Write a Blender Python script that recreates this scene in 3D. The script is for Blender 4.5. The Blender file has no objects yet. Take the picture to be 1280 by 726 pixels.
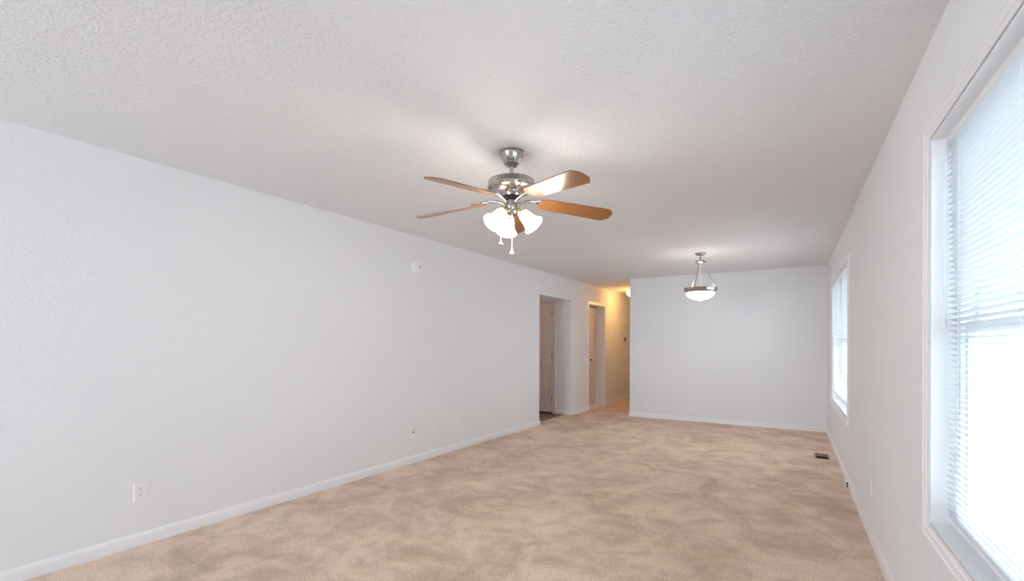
import bpy, bmesh, math, random
from mathutils import Matrix, Vector
R = math.radians
SC = bpy.context.scene
COL = SC.collection

# ------------------------------------------------------------------ camera
H, CAMZ, YAW = 2.44, 1.274, 0.5386
cd = bpy.data.cameras.new('camera'); cam = bpy.data.objects.new('camera', cd); COL.objects.link(cam)
cd.sensor_width = 36; cd.lens = 582.52 / 1280 * 36
cd.shift_y = (430.18 - 363) / 1280
cd.clip_start = 0.02
cam.location = (0, 0, CAMZ)
cam.rotation_euler = (Matrix.Rotation(YAW, 3, 'Z') @ Matrix.Rotation(R(90), 3, 'X') @ Matrix.Rotation(0.0029, 3, 'Z')).to_euler()
SC.camera = cam
# ------------------------------------------------------------------ sky and exposure
SKY = 7.0
wd = bpy.data.worlds.new('overcast_sky'); SC.world = wd; wd.use_nodes = True
bg = wd.node_tree.nodes['Background']
bg.inputs[0].default_value = (0.78, 0.89, 1.0, 1); bg.inputs[1].default_value = SKY
SC.view_settings.view_transform = 'Standard'; SC.view_settings.look = 'None'
SC.view_settings.gamma = 1; SC.view_settings.use_curve_mapping = False
SC.view_settings.exposure = 0.13
SC.cycles.max_bounces = 16; SC.cycles.diffuse_bounces = 10; SC.cycles.transparent_max_bounces = 24
SC.cycles.transmission_bounces = 12
def portal(name, loc, rot, sx, sy):
    l = bpy.data.lights.new(name, 'AREA'); l.shape = 'RECTANGLE'; l.size = sx; l.size_y = sy
    l.cycles.is_portal = True
    o = bpy.data.objects.new(name, l); COL.objects.link(o); o.location = loc; o.rotation_euler = rot
portal('sky_portal', (0.66, 1.415, 1.33), (0, R(90), 0), 1.5, 1.86)
portal('sky_portal', (0.66, 6.19, 1.33), (0, R(90), 0), 1.5, 1.86)
l = bpy.data.lights.new('rear_fill_light', 'AREA'); l.shape = 'RECTANGLE'; l.size = 1.7; l.size_y = 1.5  # fill light added behind the camera to lift the far walls
l.energy = 165; l.color = (.74, .88, 1.0)
o = bpy.data.objects.new('rear_fill_light', l); COL.objects.link(o); o.location = (-2.65, -4.22, 1.33); o.rotation_euler = (R(90), 0, 0)

# ------------------------------------------------------------------ materials
def mat(name, col, rough=0.6, metal=0.0, **kw):
    m = bpy.data.materials.new(name); m.use_nodes = True
    b = m.node_tree.nodes['Principled BSDF']
    b.inputs['Base Color'].default_value = (*col, 1); b.inputs['Roughness'].default_value = rough
    b.inputs['Metallic'].default_value = metal
    for k, v in kw.items(): b.inputs[k.replace('_', ' ')].default_value = v
    return m
def nd(m, t, **kw):
    n = m.node_tree.nodes.new(t)
    for k, v in kw.items(): setattr(n, k, v)
    return n
def lk(m, a, b): m.node_tree.links.new(a, b)
def coords(m, scale=(1, 1, 1), rot=(0, 0, 0)):
    g = nd(m, 'ShaderNodeNewGeometry'); mp = nd(m, 'ShaderNodeMapping')
    mp.inputs['Scale'].default_value = scale; mp.inputs['Rotation'].default_value = rot
    lk(m, g.outputs['Position'], mp.inputs['Vector']); return mp.outputs[0]
def noise(m, vec, scale, detail=2, rough=.5, dist=0.0):
    n = nd(m, 'ShaderNodeTexNoise'); n.inputs['Scale'].default_value = scale
    n.inputs['Detail'].default_value = detail; n.inputs['Roughness'].default_value = rough
    n.inputs['Distortion'].default_value = dist
    lk(m, vec, n.inputs['Vector']); return n.outputs['Fac']
def ramp(m, fac, stops):
    r = nd(m, 'ShaderNodeValToRGB'); e = r.color_ramp.elements
    while len(e) < len(stops): e.new(.5)
    for k, (p, c) in enumerate(stops): e[k].position = p; e[k].color = (*c, 1) if len(c) == 3 else c
    lk(m, fac, r.inputs[0]); return r.outputs[0]
def bump(m, height, strength, dist):
    b = nd(m, 'ShaderNodeBump'); b.inputs['Strength'].default_value = strength; b.inputs['Distance'].default_value = dist
    lk(m, height, b.inputs['Height']); lk(m, b.outputs[0], m.node_tree.nodes['Principled BSDF'].inputs['Normal'])
def bsdf(m): return m.node_tree.nodes['Principled BSDF']
def math_n(m, op, a, b):
    n = nd(m, 'ShaderNodeMath', operation=op)
    for i, v in enumerate((a, b)):
        if isinstance(v, (int, float)): n.inputs[i].default_value = v
        else: lk(m, v, n.inputs[i])
    return n.outputs[0]
def mix(m, fac, a, b, mode='MIX'):
    n = nd(m, 'ShaderNodeMix', data_type='RGBA', blend_type=mode)
    for s, v in ((n.inputs[0], fac), (n.inputs[6], a), (n.inputs[7], b)):
        if isinstance(v, (int, float)): s.default_value = v
        elif isinstance(v, tuple): s.default_value = (*v, 1)
        else: lk(m, v, s)
    return n.outputs[2]

M = {}
M['wall'] = m = mat('wall_paint', (.808, .817, .842), .75)
v = coords(m); h = noise(m, v, 42, 3, .6, .4); bump(m, ramp(m, h, [(.40, (0, 0, 0)), (.62, (1, 1, 1))]), .45, .002)
M['ceiling'] = m = mat('ceiling_texture', (.80, .81, .835), .85)
v = coords(m); h = noise(m, v, 48, 3, .6, .7); bump(m, ramp(m, h, [(.38, (0, 0, 0)), (.66, (1, 1, 1))]), .75, .0036)
M['trim'] = mat('trim_paint', (.84, .84, .86), .35)
M['vinyl'] = mat('window_vinyl', (.84, .86, .88), .3)
M['door'] = mat('door_paint', (.74, .64, .58), .4)
M['plastic'] = mat('white_plastic', (.84, .84, .84), .3)
M['dark'] = mat('dark_slot', (.008, .007, .006), .9, 0, Specular_IOR_Level=.1)
M['nickel'] = mat('brushed_nickel', (.46, .43, .40), .2, 1.0)
M['dnickel'] = mat('dark_ring', (.03, .03, .03), .35, .6)
M['brass'] = mat('warm_nickel', (.75, .62, .42), .22, 1.0)
M['hinge'] = mat('hinge_steel', (.35, .3, .26), .35, 1.0)
M['chain'] = mat('chain_metal', (.85, .82, .76), .3, .6)
M['vent'] = mat('vent_metal', (.30, .22, .15), .45, .3)
M['ground'] = mat('pale_concrete', (.6, .6, .6), .9)
# carpet
M['carpet'] = m = mat('carpet', (.5, .4, .32), .95)
big = noise(m, coords(m, (1.3, 1.15, 1), (0, 0, R(25))), 1.9, 4, .62, .7)
mid = noise(m, coords(m, (1.0, 1.35, 1), (0, 0, R(-18))), 5.5, 4, .65, .5)
fine = noise(m, coords(m), 85, 4, .75)
grain = noise(m, coords(m), 420, 2, .7)
s = math_n(m, 'ADD', math_n(m, 'MULTIPLY', big, .62), math_n(m, 'MULTIPLY', mid, .38))
base = ramp(m, s, [(.36, (.322, .240, .180)), (.45, (.378, .290, .224)), (.54, (.45, .357, .284)), (.64, (.495, .404, .328))])
c2 = mix(m, .75, base, ramp(m, fine, [(.34, (.52, .47, .43)), (.66, (1, 1, 1))]), 'MULTIPLY')
c3 = mix(m, .35, c2, ramp(m, grain, [(.3, (.35, .3, .26)), (.7, (1, 1, 1))]), 'MULTIPLY')
c4 = mix(m, 1.0, c3, (2.26, 2.24, 2.24), 'MULTIPLY')
lk(m, c4, bsdf(m).inputs['Base Color']); bump(m, fine, .8, .006)
bsdf(m).inputs['Sheen Weight'].default_value = .15
bsdf(m).inputs['Specular IOR Level'].default_value = .1
# vinyl plank of the side hall
M['plank'] = m = mat('vinyl_plank', (.22, .11, .06), .35)
w = noise(m, coords(m, (14, 1, 1)), 3, 4, .6, .5)
lk(m, ramp(m, w, [(.3, (.14, .065, .035)), (.7, (.30, .16, .09))]), bsdf(m).inputs['Base Color'])
# blade wood
M['wood'] = m = mat('blade_wood', (.30, .12, .04), .28, 0, Coat_Weight=.25, Coat_Roughness=.22)
tc = nd(m, 'ShaderNodeTexCoord'); mp = nd(m, 'ShaderNodeMapping'); mp.inputs['Scale'].default_value = (3, 42, 3)
lk(m, tc.outputs['Object'], mp.inputs[0]); w = noise(m, mp.outputs[0], 2.2, 4, .6, .6)
lk(m, ramp(m, w, [(.3, (.19, .068, .018)), (.7, (.29, .120, .036))]), bsdf(m).inputs['Base Color'])
def thin_glass(name):
    m = bpy.data.materials.new(name); m.use_nodes = True; n = m.node_tree.nodes; n.clear()
    o = n.new('ShaderNodeOutputMaterial'); t = n.new('ShaderNodeBsdfTransparent'); g = n.new('ShaderNodeBsdfGlossy')
    t.inputs[0].default_value = (.95, .97, .97, 1); g.inputs['Roughness'].default_value = .02
    lw = n.new('ShaderNodeLayerWeight'); lw.inputs[0].default_value = .5; x = n.new('ShaderNodeMixShader')
    pw = n.new('ShaderNodeMath'); pw.operation = 'POWER'; pw.inputs[1].default_value = 5
    f = n.new('ShaderNodeMath'); f.operation = 'MULTIPLY_ADD'; f.inputs[1].default_value = .6; f.inputs[2].default_value = .025
    l = m.node_tree.links; l.new(lw.outputs['Facing'], pw.inputs[0]); l.new(pw.outputs[0], f.inputs[0]); l.new(f.outputs[0], x.inputs[0]); l.new(t.outputs[0], x.inputs[1]); l.new(g.outputs[0], x.inputs[2]); l.new(x.outputs[0], o.inputs[0])
    return m
M['glass'] = thin_glass('window_glass')
def translucent(name, col, tr, rough=.4):
    m = mat(name, col, rough); n = m.node_tree.nodes
    t = n.new('ShaderNodeBsdfTranslucent'); t.inputs[0].default_value = (*tr, 1)
    a = n.new('ShaderNodeMixShader'); a.inputs[0].default_value = .03
    l = m.node_tree.links; l.new(bsdf(m).outputs[0], a.inputs[1]); l.new(t.outputs[0], a.inputs[2]); l.new(a.outputs[0], n['Material Output'].inputs[0])
    return m
M['slat'] = translucent('blind_slat', (.68, .71, .74), (.88, .90, .92))
def emit(name, col, s, base=(.8, .8, .8)):
    m = mat(name, base, .35); b = bsdf(m)
    b.inputs['Emission Color'].default_value = (*col, 1); b.inputs['Emission Strength'].default_value = s
    return m
M['shade'] = emit('frosted_lamp_glass', (1, .90, .76), 6)
M['bowl'] = emit('frosted_bowl_glass', (1, .96, .90), 30)
M['dome'] = emit('hall_dome_glass', (1, .80, .5), 3.5)

# ------------------------------------------------------------------ mesh helpers
class MB:
    def __init__(s, T=None): s.bm = bmesh.new(); s.T = T or Matrix()
    def v(s, p, T=None): return s.bm.verts.new((T or s.T) @ Vector(p))
    def f(s, vs):
        try: return s.bm.faces.new(vs)
        except ValueError: return None
    def box(s, x0, x1, y0, y1, z0, z1):
        V = [s.v((x, y, z)) for z in (z0, z1) for y in (y0, y1) for x in (x0, x1)]
        for q in ((0, 1, 3, 2), (4, 6, 7, 5), (0, 4, 5, 1), (2, 3, 7, 6), (0, 2, 6, 4), (1, 5, 7, 3)): s.f([V[i] for i in q])
        return s
    def frustum(s, a, b):   # a,b: lists of 4 points
        A = [s.v(p) for p in a]; B = [s.v(p) for p in b]; s.f(A); s.f(B[::-1])
        for i in range(4): s.f([A[i], B[i], B[(i + 1) % 4], A[(i + 1) % 4]])
        return s
    def lathe(s, prof, seg=32, T=None, cap=True):
        T = s.T @ (T or Matrix()); rings = []
        for r, z in prof:
            if r < 1e-6: rings.append([s.bm.verts.new(T @ Vector((0, 0, z)))])
            else: rings.append([s.bm.verts.new(T @ Vector((r * math.cos(2 * math.pi * i / seg), r * math.sin(2 * math.pi * i / seg), z))) for i in range(seg)])
        for a, b in zip(rings, rings[1:]):
            for i in range(seg):
                j = (i + 1) % seg
                q = [a[i % len(a)], a[j % len(a)], b[j % len(b)], b[i % len(b)]]
                u = []
                for w in q:
                    if w not in u: u.append(w)
                if len(u) > 2: s.f(u)
        if cap:
            for rg in (rings[0], rings[-1]):
                if len(rg) > 2: s.f(rg)
        return s
    def tube(s, pts, r, seg=8, closed=False):
        P = [Vector(p) for p in pts]; n = len(P); rings = []; up = None
        for i in range(n):
            if closed: t = P[(i + 1) % n] - P[i - 1]
            else: t = P[min(i + 1, n - 1)] - P[max(i - 1, 0)]
            t.normalize()
            if up is None: up = Vector((0, 0, 1)) if abs(t.z) < .9 else Vector((1, 0, 0))
            a = t.cross(up).normalized(); b = a.cross(t).normalized(); up = b
            rr = r[i] if isinstance(r, (list, tuple)) else r
            rings.append([s.v(P[i] + a * rr * math.cos(2 * math.pi * k / seg) + b * rr * math.sin(2 * math.pi * k / seg)) for k in range(seg)])
        pr = list(zip(rings, rings[1:])) + ([(rings[-1], rings[0])] if closed else [])
        for A, B in pr:
            for k in range(seg): s.f([A[k], A[(k + 1) % seg], B[(k + 1) % seg], B[k]])
        if not closed: s.f(rings[0]); s.f(rings[-1])
        return s
    def prism(s, poly, z0, z1):
        A = [s.v((x, y, z0)) for x, y in poly]; B = [s.v((x, y, z1)) for x, y in poly]
        s.f(A[::-1]); s.f(B); n = len(poly)
        for i in range(n): s.f([A[i], A[(i + 1) % n], B[(i + 1) % n], B[i]])
        return s
    def ball(s, c, r, seg=12):
        prof = [(r * math.sin(math.pi * k / 8), -r * math.cos(math.pi * k / 8)) for k in range(9)]
        prof[0] = (0, -r); prof[-1] = (0, r)
        return s.lathe(prof, seg, Matrix.Translation(c), False)
    def build(s, name, m, parent=None, smooth=None, bevel=0):
        bmesh.ops.recalc_face_normals(s.bm, faces=s.bm.faces)
        me = bpy.data.meshes.new(name); s.bm.to_mesh(me); s.bm.free(); me.materials.append(m)
        o = bpy.data.objects.new(name, me); COL.objects.link(o)
        if parent: o.parent = parent
        if smooth:
            for p in me.polygons: p.use_smooth = True
            me.set_sharp_from_angle(angle=R(smooth))
        if bevel:
            b = o.modifiers.new('bevel', 'BEVEL'); b.width = bevel; b.segments = 2; b.limit_method = 'ANGLE'
        return o
def struct(o, **kw): o['kind'] = 'structure'; return o
def tag(o, label=None, cat=None, group=None):
    if label: o['label'] = label
    if cat: o['category'] = cat
    if group: o['group'] = group
    return o
def empty(name, T, label=None, cat=None, group=None):
    o = bpy.data.objects.new(name, None); o.empty_display_size = .1; COL.objects.link(o)
    o.matrix_world = T if isinstance(T, Matrix) else Matrix.Translation(T)
    return tag(o, label, cat, group)
def copy_tree(o, parent=None):
    c = o.copy(); COL.objects.link(c); c.parent = parent
    if parent: c.matrix_parent_inverse = o.matrix_parent_inverse.copy()
    for ch in list(o.children): copy_tree(ch, c)
    return c
def frame(loc, out):    # local x: along the wall to the viewer's right, y: out of the wall, z: up
    y = Vector(out).normalized(); z = Vector((0, 0, 1)); x = y.cross(z).normalized()
    m = Matrix((x, y, z)).transposed().to_4x4(); m.translation = Vector(loc); return m

# ------------------------------------------------------------------ the room shell
XR, YB, YR, XH, YE = .458, 8.20, -4.0, -2.455, 12.6
SL = .0223
LW = Matrix.Translation((-3.5538, 0, 0)) @ Matrix.Rotation(-math.atan(SL), 4, 'Z')    # frame of the left wall: x out of the wall, y along it
O1a, O1b, O2a, O2b, HD = 6.55, 7.75, 8.53, 9.375, 2.065
WT = .16
XF = .60     # outer plane of the wall
W1 = (.50, 2.327); W2 = (5.255, 7.115); WZ = (.60, 2.055)

b = MB(LW)
b.box(-.31, 0, YR - .1, O1a, 0, H); b.box(-.31, 0, O1a, O1b, HD, H); b.box(-.31, 0, O1b, O2a, 0, H)
b.box(-.31, 0, O2a, O2b, HD, H); b.box(-.31, 0, O2b, YE + .1, 0, H)
struct(b.build('wall_left', M['wall']))
b = MB()
b.box(XH, XR + .1, YB, YB + .12, 0, H)
struct(b.build('wall_back', M['wall']))
b = MB(); b.box(XH, XH + .12, YB + .12, YE, 0, H); struct(b.build('wall_hall_right', M['wall']))
b = MB(); b.box(-3.6, XH + .12, YE, YE + .12, 0, H); struct(b.build('wall_hall_end', M['wall']))
b = MB()
ys = [YR - .1, W1[0], W1[1], W2[0], W2[1], YB + .12]
for i in (0, 2, 4): b.box(XR, XF, ys[i], ys[i + 1], 0, H)
for w_ in (W1, W2): b.box(XR, XF, w_[0], w_[1], 0, WZ[0]); b.box(XR, XF, w_[0], w_[1], WZ[1], H)
struct(b.build('wall_right', M['wall']))
b = MB(); RX = (-3.5, -1.8)
b.box(-3.95, RX[0], YR - .12, YR, 0, H); b.box(RX[1], XF, YR - .12, YR, 0, H)
b.box(RX[0], RX[1], YR - .12, YR, 0, WZ[0]); b.box(RX[0], RX[1], YR - .12, YR, WZ[1], H)
struct(b.build('wall_rear', M['wall']))
b = MB(); b.box(-6.2, XF, YR - .12, YE + .12, H, H + .12); struct(b.build('ceiling', M['ceiling']))
b = MB(LW); b.box(-.13, 4.6, YR - .1, YE + .1, -.05, 0); b.box(-.31, -.13, O2a - .3, YE + .1, -.05, 0); struct(b.build('floor', M['carpet']))
b = MB(LW); b.box(-2.5, -.13, 4.9, O1b + .12, -.05, -.004); b.box(-2.5, -.31, O1b + .12, O2a - .05, -.05, -.004); struct(b.build('floor_side_hall', M['plank']))
# side hall beyond the first opening
b = MB(LW)
DX1, DX0, DZ = -.372, -.988, 2.05
b.box(DX1, -.31, O1b, O1b + .12, 0, H); b.box(DX0, DX1, O1b, O1b + .12, DZ, H); b.box(-2.5, DX0, O1b, O1b + .12, 0, H)
struct(b.build('wall_side_hall_far', M['wall']))
b = MB(LW); b.box(-2.5, -2.38, 4.9, O1b, 0, H); struct(b.build('wall_side_hall_left', M['wall']))
b = MB(LW); b.box(-2.38, -.31, 4.9, 5.02, 0, H); struct(b.build('wall_side_hall_near', M['wall']))
l = bpy.data.lights.new('side_hall_fill', 'POINT'); l.energy = 5; l.color = (1, .72, .5); l.shadow_soft_size = .1  # added fill without a fixture, brightens the first doorway
lo = bpy.data.objects.new('side_hall_fill', l); COL.objects.link(lo); lo.location = LW @ Vector((-1.5, 7.1, 2.3))
# closet behind the second opening
b = MB(LW); b.box(-.9, -.8, O2a, O2b + .3, 0, H); b.box(-.8, -.31, O2b + .2, O2b + .3, 0, H); b.box(-2.5, -.31, O2a - .15, O2a - .05, 0, H); b.box(-2.5, -2.4, O1b + .12, O2a - .15, 0, H); struct(b.build('wall_closet', M['wall']))
b = MB(); b.box(XF + .001, 40, -25, 35, -.55, -.5); b.box(-40, XF, -30, YR - .13, -.55, -.5); struct(b.build('ground', M['ground']))
b = MB(); b.box(XF, XF + .9, YR - .6, YE, 2.32, 2.42); b.box(XF + .9, XF + .93, YR - .6, YE, 2.26, 2.44); struct(b.build('sky_blocking_eave', M['trim']))  # unseen overhang, added to keep sky light off the blind slats

# baseboards
BH, BT = .080, .012
def bb_profile(b, path_x, y0, y1):     # along local y at wall plane x=path_x, facing +x
    pr = [(0, 0), (BT, 0), (BT, BH * .66), (BT * .8, BH * .80), (BT * .35, BH * .93), (0, BH)]
    A = [b.v((path_x + x, y0, z)) for x, z in pr]; B = [b.v((path_x + x, y1, z)) for x, z in pr]
    for i in range(len(pr)): b.f([A[i], A[(i + 1) % len(pr)], B[(i + 1) % len(pr)], B[i]])
    b.f(A); b.f(B[::-1])
b = MB(LW); bb_profile(b, 0, YR, O1a + .001); b.box(-.2, BT, O1a, O1a + BT, 0, BH)
bb_profile(b, 0, O1b - BT, O2a - .06); bb_profile(b, 0, O2b + .06, YE)
b.T = LW @ Matrix.Translation((0, O1b, 0)) @ Matrix.Rotation(R(-90), 4, 'Z'); bb_profile(b, 0, -.31, 0)
struct(b.build('baseboard_left', M['trim'], smooth=35))
b = MB(Matrix.Translation((0, YB, 0)) @ Matrix.Rotation(R(-90), 4, 'Z')); bb_profile(b, 0, XH - BT, XR)
b.T = Matrix(); b.box(XH - BT, XH, YB, YE, 0, BH)
struct(b.build('baseboard_back', M['trim'], smooth=35))
b = MB(Matrix.Translation((XR, 0, 0)) @ Matrix.Rotation(R(180), 4, 'Z')); bb_profile(b, 0, -YB, -YR)
struct(b.build('baseboard_right', M['trim'], smooth=35))

# ------------------------------------------------------------------ windows (local frame: x along wall, y into the room, z up; origin at the opening's centre on the wall plane)
def ring(b, x0, x1, z0, z1, prof, closed=False):    # prof: (inset, y)
    rs = []
    for d, y in prof:
        rs.append([b.v(p) for p in ((x0 + d, y, z0 + d), (x1 - d, y, z0 + d), (x1 - d, y, z1 - d), (x0 + d, y, z1 - d))])
    pr = list(zip(rs, rs[1:])) + ([(rs[-1], rs[0])] if closed else [])
    for A, B in pr:
        for i in range(4): b.f([A[i], A[(i + 1) % 4], B[(i + 1) % 4], B[i]])
def make_window(name, T, w):
    hw = w / 2; z0, z1 = WZ
    root = struct(empty(name, T))
    b = MB(); c = .058
    ring(b, -hw - c, hw + c, z0 - c, z1 + c, [(0, 0), (0, .0155), (.003, .017), (.014, .017), (.017, .0135), (.034, .0115), (.038, .0135), (.041, .0135), (.044, .010), (c, .008), (c, 0)], True)
    b.build('casing', M['trim'], root, smooth=20)
    b = MB(); t = .006
    ring(b, -hw + .004, hw - .004, z0 + .004, z1 - .004, [(0, .004), (t, .004), (t, -.115), (0, -.115)], True)
    b.build('jamb_liner', M['trim'], root)
    b = MB(); ring(b, -hw + .009, hw - .009, z0 + .009, z1 - .009, [(0, -.072), (.030, -.072), (.034, -.085), (.034, -.14), (0, -.14)], True)
    mull = .035
    b.box(-mull, mull, -.14, -.080, z0 + .04, z1 - .04)
    b.build('window_frame', M['vinyl'], root, bevel=.001)
    zm = (z0 + z1) / 2 + .01
    for sx in (-1, 1):
        xa, xb = sorted((sx * mull, sx * (hw - .043)))
        for lo, hi, y0, y1, nm in ((z0 + .043, zm + .022, -.110, -.085, 'lower_sash'), (zm - .022, z1 - .043, -.138, -.113, 'upper_sash')):
            b = MB(); ring(b, xa, xb, lo, hi, [(0, y1), (.036, y1), (.042, y1 - .008), (.042, y0), (0, y0)], True)
            sa = b.build(nm, M['vinyl'], root)
            b = MB(); ym = (y0 + y1) / 2; b.box(xa + .03, xb - .03, ym - .001, ym + .001, lo + .03, hi - .03)
            b.build('pane', M['glass'], sa)
    return root
c1 = (W1[0] + W1[1]) / 2; c2_ = (W2[0] + W2[1]) / 2
make_window('window_1', frame((XR, c1, 0), (-1, 0, 0)), W1[1] - W1[0])
make_window('window_2', frame((XR, c2_, 0), (-1, 0, 0)), W2[1] - W2[0])
make_window('added_rear_window', frame(((RX[0] + RX[1]) / 2, YR, 0), (0, 1, 0)), RX[1] - RX[0])  # unseen rear window, added so the fill light can enter

# ------------------------------------------------------------------ venetian blinds
def make_blind(T, w, label, tilt, far, cordx, yc=-.052, n=64):     # far: local x side on which the wand hangs
    root = empty('venetian_blind', T, label, 'window blind', 'white venetian blinds in the two windows')
    hw = w / 2 - .012; z1 = WZ[1] - .008
    b = MB(); b.box(-hw, hw, yc - .014, yc + .014, z1 - .028, z1); b.build('headrail', M['vinyl'], root, bevel=.002)
    b = MB(); top = z1 - .042; pitch = .0213
    for k in range(n):
        z = top - k * pitch
        rows = []
        for q in (-1, -.33, .33, 1):
            u = q * .0125; cr = .0016 * (1 - q * q)
            yy = u * math.cos(tilt) - cr * math.sin(tilt); zz = u * math.sin(tilt) + cr * math.cos(tilt)
            rows.append([b.v((x, yc + yy, z + zz)) for x in (-hw + .003, hw - .003)])
        for A, B in zip(rows, rows[1:]): b.f([A[0], A[1], B[1], B[0]])
    b.build('slats', M['slat'], root, smooth=60)
    zb = top - n * pitch
    b = MB(); b.box(-hw, hw, yc - .012, yc + .012, zb - .010, zb + .004); b.build('bottom_rail', M['vinyl'], root, bevel=.003)
    for fx in (-.84, -.28, .28, .84):
        b = MB()
        for dy in (-.0135, .0135): b.tube([(fx * hw, yc + dy, z1 - .02), (fx * hw, yc + dy, zb)], .0006, 5)
        for k in range(n): b.box(fx * hw - .0004, fx * hw + .0004, yc - .0135, yc + .0135, top - k * pitch - .0018, top - k * pitch - .0010)
        b.build('ladder_cord', M['plastic'], root)
    wx = far * (hw - .014)
    b = MB(); b.tube([(wx, yc + .017, z1 - .02), (wx, yc + .020, z1 - .045)], .0015, 6); b.tube([(wx, yc + .020, z1 - .045), (wx, yc + .021, 1.355), (wx, yc + .021, 1.345)], [.0035, .0035, .0045], 6)
    b.build('tilt_wand', M['plastic'], root, smooth=40)
    lx = far * (hw - cordx)
    b = MB(); b.tube([(lx, yc + .018, z1 - .02), (lx, yc + .019, 1.02)], .001, 5); b.tube([(lx + .008, yc + .018, z1 - .02), (lx + .003, yc + .019, 1.02)], .001, 5)
    cord = b.build('lift_cord', M['plastic'], root)
    b = MB(); b.lathe([(.003, 1.025), (.005, 1.01), (.009, .985), (.007, .982)], 10, Matrix.Translation((lx + .002, yc + .019, 0)))
    b.build('tassel', M['plastic'], cord, smooth=40)
    return root
TILT = R(20)
FAR = 1 if frame((0, 0, 0), (-1, 0, 0))[1][0] > 0 else -1
# local +x points toward -Y here, so the far end of the window is local -x
make_blind(frame((XR, c1, 0), (-1, 0, 0)), W1[1] - W1[0], 'white venetian blind with tilt wand in the large near window on the right', TILT, FAR, 1.62)
make_blind(frame((XR, c2_, 0), (-1, 0, 0)), W2[1] - W2[0], 'white venetian blind with hanging cord in the far window near the back corner', TILT, FAR, 1.22, -.0155, 61)

# ------------------------------------------------------------------ doors
def panel_door(b, x0, x1, z0, z1, yf, th, cols, rows, inset=.012):
    # slab with recessed raised-field panels on the face at y=yf, looking toward -y
    xs = [x0] + [q for c in cols for q in c] + [x1]
    for i in range(0, len(xs), 2): b.box(xs[i], xs[i + 1], yf, yf + th, z0, z1)
    zs = [z0] + [q for c in rows for q in c] + [z1]
    for (a, c) in cols:
        for i in range(0, len(zs), 2): b.box(a, c, yf, yf + th, zs[i], zs[i + 1])
        for (p, q) in rows:
            g = .012; e = .032
            b.box(a, c, yf + inset + .006, yf + th, p, q)
            rr = []
            for d, y in ((0, yf), (g, yf + inset), (g + .006, yf + inset), (e, yf + .002)):
                rr.append([b.v(k) for k in ((a + d, y, p + d), (c - d, y, p + d), (c - d, y, q - d), (a + d, y, q - d))])
            for A, B in zip(rr, rr[1:]):
                for i in range(4): b.f([A[i], A[(i + 1) % 4], B[(i + 1) % 4], B[i]])
            b.f(rr[-1])
d1 = struct(empty('door_1', LW @ Matrix.Translation((DX1, O1b, 0))))
b = MB(); x1 = -.010; x0 = x1 - .60
panel_door(b, x0, x1, .024, DZ - .006, .004, .035, [(x0 + .11, x0 + .262), (x1 - .262, x1 - .11)], [(.238, .84), (1.041, 1.628), (1.754, 1.963)])
b.build('door_leaf', M['door'], d1)
for z in (.268, 1.048, 1.858):
    b = MB(); b.lathe([(.006, z - .045), (.006, z + .045)], 10, Matrix.Translation((-.006, -.003, 0))); b.box(-.034, -.009, .0015, .0042, z - .045, z + .045)
    b.build('hinge', M['hinge'], d1, smooth=40)
b = MB(); b.box(-.008, .052, -.012, 0, 0, DZ + .045); b.box(x0 - .06, x0 + .0, -.012, 0, 0, DZ + .045); b.box(x0, -.008, -.012, 0, DZ, DZ + .045)
b.build('casing', M['door'], d1, bevel=.003)
b = MB(); b.lathe([(.024, 0), (.024, .006), (.010, .010), (.010, .03), (.026, .04), (.028, .055), (.018, .066), (0, .068)], 20, Matrix.Translation((x0 + .06, .004, .95)) @ Matrix.Rotation(R(90), 4, 'X'))
b.build('door_knob', M['hinge'], d1, smooth=50)

d2 = struct(empty('door_2', LW @ Matrix.Translation((0, O2a, 0))))
W_ = O2b - O2a; RT = Matrix.Rotation(R(90), 4, 'Z')
for k in range(2):
    b = MB(RT); a = k * (W_ / 2) + .004; c = (k + 1) * (W_ / 2) - .003
    if k == 1: c -= .006
    panel_door(b, a, c, .015, HD - .022, .185, .03, [(a + .08, c - .08)], [(.22, .86), (1.0, 1.90)])
    b.build('bifold_leaf', M['door'], d2)
b = MB(); b.lathe([(.012, 0), (.008, .008), (.008, .016), (.018, .026), (.018, .032), (0, .037)], 16, Matrix.Translation((-.185, .525, .96)) @ Matrix.Rotation(R(90), 4, 'Y'))
tag(b.build('door_knob', M['dark'], d2, smooth=50), 'small dark knob')
b = MB(); cw = .05
b.box(0, .012, -cw, 0, 0, HD + cw); b.box(0, .012, W_, W_ + cw, 0, HD + cw); b.box(0, .012, 0, W_, HD, HD + cw)
b.build('casing', M['trim'], d2, bevel=.003)
b = MB(); b.box(-.20, -.17, 0, W_, HD - .02, HD); b.build('track', M['hinge'], d2)

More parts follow.
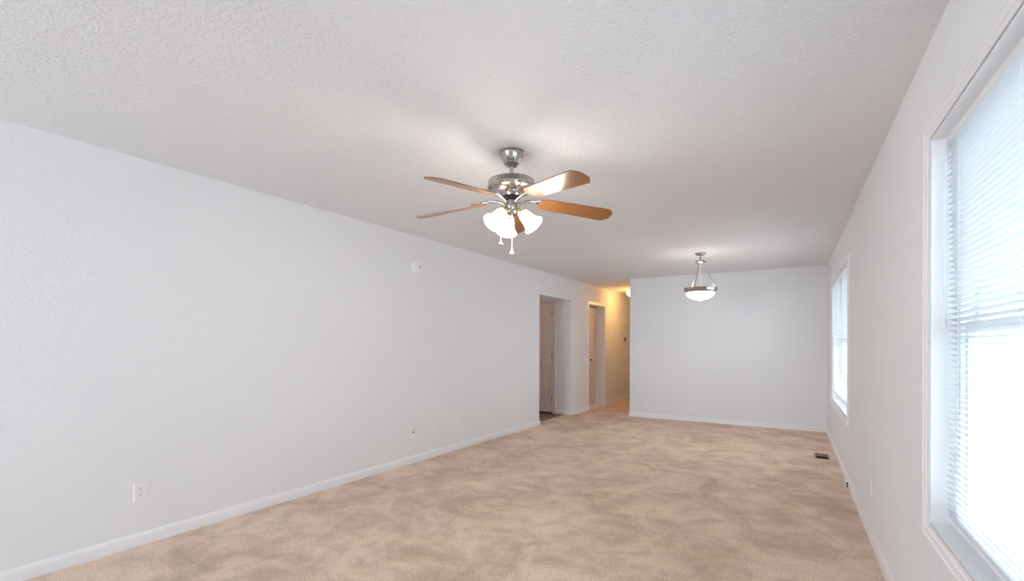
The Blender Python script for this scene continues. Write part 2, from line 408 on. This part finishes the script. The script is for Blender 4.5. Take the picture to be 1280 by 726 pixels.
# ------------------------------------------------------------------ plates on the walls
def plate(root, w=.070, h=.115, t=.006):
    b = MB(); e = .003
    b.frustum([(-w/2, 0, -h/2), (w/2, 0, -h/2), (w/2, 0, h/2), (-w/2, 0, h/2)], [(-w/2 + e, t, -h/2 + e), (w/2 - e, t, -h/2 + e), (w/2 - e, t, h/2 - e), (-w/2 + e, t, h/2 - e)])
    return b.build('cover_plate', M['plastic'], root)
def make_outlet(T, label):
    root = empty('wall_outlet', T, label, 'outlet', 'duplex outlets low on the walls'); plate(root)
    for sz in (-1, 1):
        c = sz * .0195; b = MB(); n = 20
        pts = [(.017 * math.cos(2 * math.pi * i / n), max(-.0125, min(.0125, .017 * math.sin(2 * math.pi * i / n)))) for i in range(n)]
        b.T = Matrix.Translation((0, .0, c)) @ Matrix.Rotation(R(-90), 4, 'X'); b.prism(pts, .004, .0085)
        r = b.build('receptacle', M['plastic'], root)
        for x, z, hx, hz in ((-.0065, .003, .0012, .0042), (.0065, .003, .0012, .0036), (0, -.0065, .0022, .0022)):
            b = MB(); b.box(x - hx, x + hx, .0078, .0089, c + z - hz, c + z + hz); tag(b.build('slot', M['dark'], r), 'dark slot')
    b = MB(); b.lathe([(.003, 0), (.003, .0015)], 10, Matrix.Translation((0, .0058, 0)) @ Matrix.Rotation(R(-90), 4, 'X')); b.build('screw', M['hinge'], root)
    return root
def lwf(y, z):
    return LW @ Matrix.Translation((0, y, z)) @ frame((0, 0, 0), (1, 0, 0))
oa = make_outlet(lwf(1.324, .336), 'white duplex outlet low on the left wall nearest the camera')
for T, lab in ((frame((-.765, YB, .317), (0, -1, 0)), 'white duplex outlet low on the back wall'),
               (frame((XR, 3.84, .347), (-1, 0, 0)), 'white duplex outlet low on the right wall between the two windows')):
    o = copy_tree(oa); o.matrix_world = T; o['label'] = lab
cx = empty('cable_plate', lwf(3.74, .330), 'white wall plate with one dark cable jack low on the left wall', 'wall plate'); plate(cx)
b = MB(); b.lathe([(.009, .004), (.009, .007), (.0055, .007), (.0055, .015), (.002, .015), (.002, .012)], 12, Matrix.Rotation(R(-90), 4, 'X')); tag(b.build('jack', M['dark'], cx, smooth=40), 'dark round jack')
px = empty('phone_plate', lwf(4.06, .325), 'white round-cornered plate low on the left wall between its two neighbours', 'wall plate')
plate(px); b = MB(); b.lathe([(.024, .004), (.024, .0085), (.020, .010), (0, .010)], 24, Matrix.Rotation(R(-90), 4, 'X')); b.build('dial_cover', M['plastic'], px, smooth=40)
fx = empty('blank_plate', lwf(4.556, .305), 'white blank plate low on the left wall, farthest of the three small plates', 'wall plate')
plate(fx, .045, .13, .010)
for z in (-.042, .042):
    b = MB(); b.lathe([(.0035, .009), (.0035, .0115)], 10, Matrix.Translation((0, 0, z)) @ Matrix.Rotation(R(-90), 4, 'X')); b.build('screw', M['hinge'], fx)
sw = empty('light_switch', frame((-2.274, YB, 1.255), (0, -1, 0)), 'white double light switch on the back wall beside the hallway corner', 'light switch')
plate(sw, .116, .115)
for x in (-.023, .023):
    b = MB(); b.frustum([(x - .005, .005, -.012), (x + .005, .005, -.012), (x + .005, .005, .012), (x - .005, .005, .012)], [(x - .004, .017, .004), (x + .004, .017, .004), (x + .004, .015, .011), (x - .004, .015, .011)])
    b.build('toggle', M['plastic'], sw)
hs = empty('light_switch', lwf(10.82, 1.106), 'small white light switch on the hallway wall below the round thermostat', 'light switch'); plate(hs)
b = MB(); b.frustum([(-.005, .005, -.012), (.005, .005, -.012), (.005, .005, .012), (-.005, .005, .012)], [(-.004, .017, .004), (.004, .017, .004), (.004, .015, .011), (-.004, .015, .011)]); b.build('toggle', M['plastic'], hs)
th = empty('thermostat', lwf(10.65, 1.397), 'round beige thermostat on the hallway wall', 'thermostat')
RX90 = Matrix.Rotation(R(-90), 4, 'X')
b = MB(); b.lathe([(.055, 0), (.055, .006), (.045, .012)], 28, RX90); b.build('base', mat('thermostat_beige', (.45, .36, .25), .4), th, smooth=40)
b = MB(); b.lathe([(.045, .012), (.043, .032), (.034, .038), (0, .040)], 28, RX90); b.build('dial', mat('thermostat_brass', (.35, .25, .14), .3, .7), th, smooth=40)
sm = empty('smoke_alarm', lwf(3.775, 2.104), 'round white smoke alarm high on the left wall', 'smoke alarm')
b = MB(); b.lathe([(.068, 0), (.068, .012), (.064, .016)], 40, RX90); b.build('base', M['plastic'], sm, smooth=40)
b = MB(); b.lathe([(.060, .016), (.060, .024), (.055, .034), (.040, .040), (0, .042)], 40, RX90); b.build('cover', M['plastic'], sm, smooth=40)
b = MB(); b.lathe([(.010, .036), (.010, .0412), (0, .042)], 16, Matrix.Translation((-.030, 0, .0)) @ RX90); tag(b.build('test_button', mat('button_grey', (.2, .2, .2), .5), sm, smooth=40), 'dark test button')
# phone jack on the right baseboard
pj = empty('phone_jack', frame((XR - BT, 5.11, .035), (-1, 0, 0)), 'small white surface jack with dark sockets on the right baseboard', 'phone jack')
b = MB(); b.box(-.03, .03, 0, .022, -.030, .030); b.build('housing', M['plastic'], pj, bevel=.003)
for z in (-.012, .012):
    b = MB(); b.box(-.0312, -.0295, .004, .018, z - .008, z + .008); tag(b.build('socket', M['dark'], pj), 'dark socket')
# floor register
fv = empty('floor_vent', (.312, 6.41, 0), 'brown metal floor vent set in the carpet near the right wall', 'vent')
b = MB(); x_, y_ = .072, .165
ring_ = [[b.v(q) for q in ((-X, -Y, Z), (X, -Y, Z), (X, Y, Z), (-X, Y, Z))] for X, Y, Z in ((x_, y_, 0), (x_ - .003, y_ - .003, .003), (x_ - .018, y_ - .03, .004), (x_ - .018, y_ - .03, .0002))]
for A, B in zip(ring_, ring_[1:]):
    for i in range(4): b.f([A[i], A[(i + 1) % 4], B[(i + 1) % 4], B[i]])
b.build('frame', M['vent'], fv)
b = MB(); b.box(-.055, .055, -.136, .136, .0002, .0006); b.build('duct_shade_sheet', M['dark'], fv)  # flat sheet, blackened to stand for the shade inside the duct
b = MB()
for k in range(9):
    y = -.005 + k * .0155; b.frustum([(-.05, y, .001), (.05, y, .001), (.05, y + .002, .001), (-.05, y + .002, .001)], [(-.05, y + .006, .0065), (.05, y + .006, .0065), (.05, y + .008, .0065), (-.05, y + .008, .0065)])
b.box(-.05, .05, -.02, -.012, .001, .0065)
b.build('louver', M['vent'], fv)

# ------------------------------------------------------------------ ceiling fan
FC = (-1.458, 2.428)
RGT = Vector((math.cos(YAW), math.sin(YAW), 0)); FWD = Vector((-math.sin(YAW), math.cos(YAW), 0))
fan = empty('ceiling_fan', (FC[0], FC[1], H), 'brushed nickel ceiling fan with five brown wooden blades and three glowing glass shades', 'ceiling fan')
def zz(y): return -(y - 190) / 206
b = MB(); b.lathe([(.078, 0), (.078, -.006), (.073, -.010), (.072, -.020), (.060, -.045), (.052, -.060), (.047, -.066), (.047, -.072), (.034, -.086), (.013, -.090)], 40)
b.build('canopy', M['nickel'], fan, smooth=35)
b = MB(); b.lathe([(.0125, -.085), (.0125, -.145), (.020, -.147), (.020, -.158), (.012, -.160)], 24); b.build('downrod', M['nickel'], fan, smooth=35)
b = MB(); b.lathe([(.02, -.150), (.060, -.153), (.085, -.160), (.118, -.168), (.134, -.174), (.138, -.179)], 48); b.lathe([(.137, -.203), (.145, -.208), (.147, -.216), (.142, -.228), (.124, -.238), (.090, -.243), (.072, -.246), (.068, -.256), (.056, -.270), (.03, -.273)], 48)
b.build('motor_housing', M['nickel'], fan, smooth=35)
b = MB(); n = 60; prof = []
for zc_ in (-.177, -.205):
    prof.append([b.v(((.133 if i % 2 else .141) * math.cos(2 * math.pi * i / (2 * n)), (.133 if i % 2 else .141) * math.sin(2 * math.pi * i / (2 * n)), zc_)) for i in range(2 * n)])
for i in range(2 * n): b.f([prof[0][i], prof[0][(i + 1) % (2 * n)], prof[1][(i + 1) % (2 * n)], prof[1][i]])
b.f(prof[0]); b.f(prof[1]); b.build('ribbed_band', M['nickel'], fan)
b = MB(); b.lathe([(.052, -.271), (.052, -.284), (.03, -.285)], 32); tag(b.build('flywheel', M['dnickel'], fan, smooth=35), 'black ring under the motor')
b = MB(); b.lathe([(.034, -.284), (.038, -.290), (.037, -.340), (.034, -.350), (.046, -.356), (.046, -.366), (.030, -.382), (.012, -.390), (.008, -.398), (.011, -.404), (.006, -.412), (0, -.414)], 32)
b.build('light_kit_hub', M['nickel'], fan, smooth=35)
def blade_dir(a): return RGT * math.sin(a) + FWD * math.cos(a)
for k in range(5):
    a = R(2.9 + 72 * k); d = blade_dir(a); t = RGT * math.cos(a) - FWD * math.sin(a)
    # local frame: x radial, y tangent (raised side), z up
    droop = R(-4.6); pit = R(13)
    x = (d * math.cos(droop) + Vector((0, 0, 1)) * math.sin(droop)).normalized()
    y0 = t - x * t.dot(x); y0.normalize(); z0 = x.cross(y0); 
    if z0.z < 0: z0 = -z0
    y = (y0 * math.cos(pit) + z0 * math.sin(pit)).normalized(); z = x.cross(y)
    Tm = Matrix((x, y, z)).transposed().to_4x4(); Tm.translation = d * .20 + Vector((0, 0, -.300))
    bl = MB(); poly = [(-.02, -.030), (0, -.052), (.03, -.058), (.418, -.071), (.430, -.067), (.460, -.034), (.462, -.028), (.462, .028), (.460, .034), (.430, .067), (.418, .071), (.03, .058), (0, .052), (-.02, .030)]
    bl.prism(poly, -.003, .003); o = bl.build('blade', M['wood'], fan, bevel=.001); o.matrix_local = Tm
    ir = MB(); 
    arm = [(-.150, -.0, .022), (-.12, 0, .006), (-.075, 0, -.010), (-.045, 0, -.010)]
    ir.tube(arm, [.010, .009, .008, .008], 8)
    loop = [(.01 + .058 * math.cos(q), .026 * math.sin(q), -.009) for q in [2 * math.pi * i / 24 for i in range(24)]]
    ir.tube(loop, .0055, 8, True)
    loop = [(.004 + .030 * math.cos(q), .012 * math.sin(q), -.007) for q in [2 * math.pi * i / 18 for i in range(18)]]
    ir.tube(loop, .0035, 6, True)
    for px_, py_ in ((-.02, 0), (.04, .017), (.04, -.017)): ir.lathe([(.006, -.014), (.006, -.004)], 10, Matrix.Translation((px_, py_, 0)))
    o = ir.build('blade_iron', M['nickel'], fan, smooth=60); o.matrix_local = Tm
for k, ang in enumerate((-12, 108, -132)):
    a = R(ang); d = RGT * math.sin(a) + FWD * math.cos(a); d.z = 0
    ax = (d * .67 - Vector((0, 0, 1)) * .74).normalized()
    neck = d * .062 + Vector((0, 0, -.366)); q = Vector((0, 0, 1)).rotation_difference(ax).to_matrix().to_4x4(); q.translation = neck
    b = MB(); b.tube([d * .034 + Vector((0, 0, -.352)), d * .050 + Vector((0, 0, -.350)), neck - ax * .012], [.008, .008, .010], 10)
    b.lathe([(.012, -.020), (.022, -.016), (.027, -.004), (.027, .012), (.024, .014)], 24, q)
    arm = b.build('lamp_arm', M['brass'], fan, smooth=40)
    prof = [(.024, .004), (.030, .016), (.037, .032), (.041, .055), (.044, .078), (.052, .100), (.063, .116), (.069, .124), (.067, .126), (.060, .117), (.049, .100), (.041, .078), (.038, .055), (.034, .032), (.027, .016), (.021, .006)]
    b = MB(q); b.lathe([(r_ * .95, z_ * .96) for r_, z_ in prof], 36, None, False)
    tag(b.build('lamp_shade', M['shade'], fan, smooth=60), 'glowing frosted glass bell shade')
    b = MB(q); b.lathe([(.012, .010), (.014, .03), (.024, .055), (.026, .075), (.018, .094), (0, .10)], 20); b.build('bulb', emit('bulb_glow', (1, .84, .6), 6), arm, smooth=60)
    l = bpy.data.lights.new('fan_bulb_light', 'POINT'); l.energy = 5; l.color = (1, .91, .80); l.shadow_soft_size = .09
    lo = bpy.data.objects.new('fan_bulb_light', l); COL.objects.link(lo); lo.location = Vector((FC[0], FC[1], H)) + neck + ax * .150
for lx, yend, dd, rr in ((-.062, -.560, .03, .006), (.004, -.600, -.045, .007)):
    s = RGT * lx - FWD * (.05 if lx < 0 else .02) if lx < 0 else RGT * lx - FWD * .035
    b = MB(); st = s * .55 + Vector((0, 0, -.362)); 
    top = Vector((s.x, s.y, -.385)); n = 40
    b.tube([st, top, Vector((s.x, s.y, yend))], .0011, 6)
    for i in range(0, n): b.ball(Vector((s.x, s.y, -.385 + (yend + .385) * i / n)), .0018, 6)
    ch = b.build('pull_chain', M['chain'], fan, smooth=60)
    b = MB()
    if lx < 0: b.ball(Vector((s.x, s.y, yend - .008)), .013, 14); b.lathe([(.004, .008), (.004, .018)], 8, Matrix.Translation((s.x, s.y, yend - .008)))
    else: b.lathe([(.003, .016), (.004, 0), (.009, -.008), (.014, -.022), (.013, -.026), (0, -.027)], 16, Matrix.Translation((s.x, s.y, yend)))
    b.build('pull_fob', M['brass'] if lx < 0 else M['plastic'], ch, smooth=50)

# ------------------------------------------------------------------ pendant lamp
PC = Vector((-.984, 6.30, H))
pen = empty('pendant_lamp', PC, 'brushed nickel pendant lamp with glowing frosted glass bowl before the back wall', 'pendant lamp')
b = MB(); b.lathe([(.068, 0), (.068, -.008), (.060, -.022), (.040, -.034), (.012, -.037)], 36); b.build('canopy', M['nickel'], pen, smooth=40)
b = MB(); b.lathe([(.010, -.03), (.010, -.058), (.014, -.062), (.014, -.070), (.008, -.074), (.008, -.100)], 16); b.build('stem', M['nickel'], pen, smooth=40)
b = MB(); b.lathe([(.012, -.096), (.050, -.100), (.064, -.108), (.064, -.120), (.048, -.130), (.040, -.142), (.01, -.146)], 36); b.build('hub', M['nickel'], pen, smooth=40)
for ang in (76, -44, -164):
    a = R(ang); d = RGT * math.sin(a) - FWD * math.cos(a)
    p0 = d * .034 + Vector((0, 0, -.138)); p1 = d * .185 + Vector((0, 0, -.455)); pm = p0.lerp(p1, .42)
    b = MB(); b.tube([p0, pm], .0045, 8); b.tube([pm, p1], .0075 if ang != 98 else .005, 8); b.ball(pm, .010, 10); b.ball(p0, .008, 10); b.ball(p1, .011, 10)
    b.build('suspension_rod', M['nickel'], pen, smooth=50)
b = MB(); b.tube([(0, 0, -.14), (.004, 0, -.30), (0, 0, -.47)], .003, 6); b.build('lamp_cord', M['plastic'], pen, smooth=50)
b = MB(); b.lathe([(.185, -.448), (.202, -.448), (.205, -.454), (.198, -.466), (.196, -.482), (.182, -.500), (.170, -.506), (.168, -.500), (.182, -.470)], 56, None, False); b.build('ring', M['nickel'], pen, smooth=40)
b = MB(); pr = [(.172 * math.cos(t), -.497 - .100 * math.sin(t)) for t in [math.pi / 2 * i / 12 for i in range(13)]]; pr[-1] = (0, -.597)
pr2 = [(max(r - .005, 0), z + .005) for r, z in pr[::-1]]; pr2[0] = (0, -.592)
b.lathe(pr, 48, None, False); b.lathe(pr2, 48, None, False)
bowl = tag(b.build('glass_bowl', M['bowl'], pen, smooth=60), 'glowing frosted glass bowl'); bowl.data.materials.append(mat('bowl_inner_glass', (.85, .84, .8), .4))
for i, p in enumerate(bowl.data.polygons): p.material_index = 1 if i >= len(bowl.data.polygons) // 2 else 0
b = MB(); b.lathe([(.016, -.594), (.018, -.600), (.010, -.606), (.012, -.612), (.008, -.618), (0, -.620)], 16); b.build('finial', M['nickel'], pen, smooth=50)
l = bpy.data.lights.new('pendant_bulb_light', 'POINT'); l.energy = 3; l.color = (1, .86, .70); l.shadow_soft_size = .04
lo = bpy.data.objects.new('pendant_bulb_light', l); COL.objects.link(lo); lo.location = PC + Vector((0, 0, -.50))

# ------------------------------------------------------------------ hallway light
HC = Vector((-2.885, 9.75, H))
hl = empty('flush_ceiling_light', HC, 'glowing round ceiling light in the hallway', 'ceiling light')
b = MB(); b.lathe([(.070, 0), (.070, -.016), (.060, -.022)], 36); b.build('base', M['nickel'], hl, smooth=40)
b = MB(); b.lathe([(.055, -.018), (.090, -.040), (.105, -.070), (.098, -.105), (.070, -.135), (.035, -.150), (0, -.154)], 36); b.build('glass_globe', M['dome'], hl, smooth=60)
l = bpy.data.lights.new('hall_bulb_light', 'POINT'); l.energy = 9; l.color = (1, .49, .11); l.shadow_soft_size = .10
lo = bpy.data.objects.new('hall_bulb_light', l); COL.objects.link(lo); lo.location = HC + Vector((0, 0, -.27))
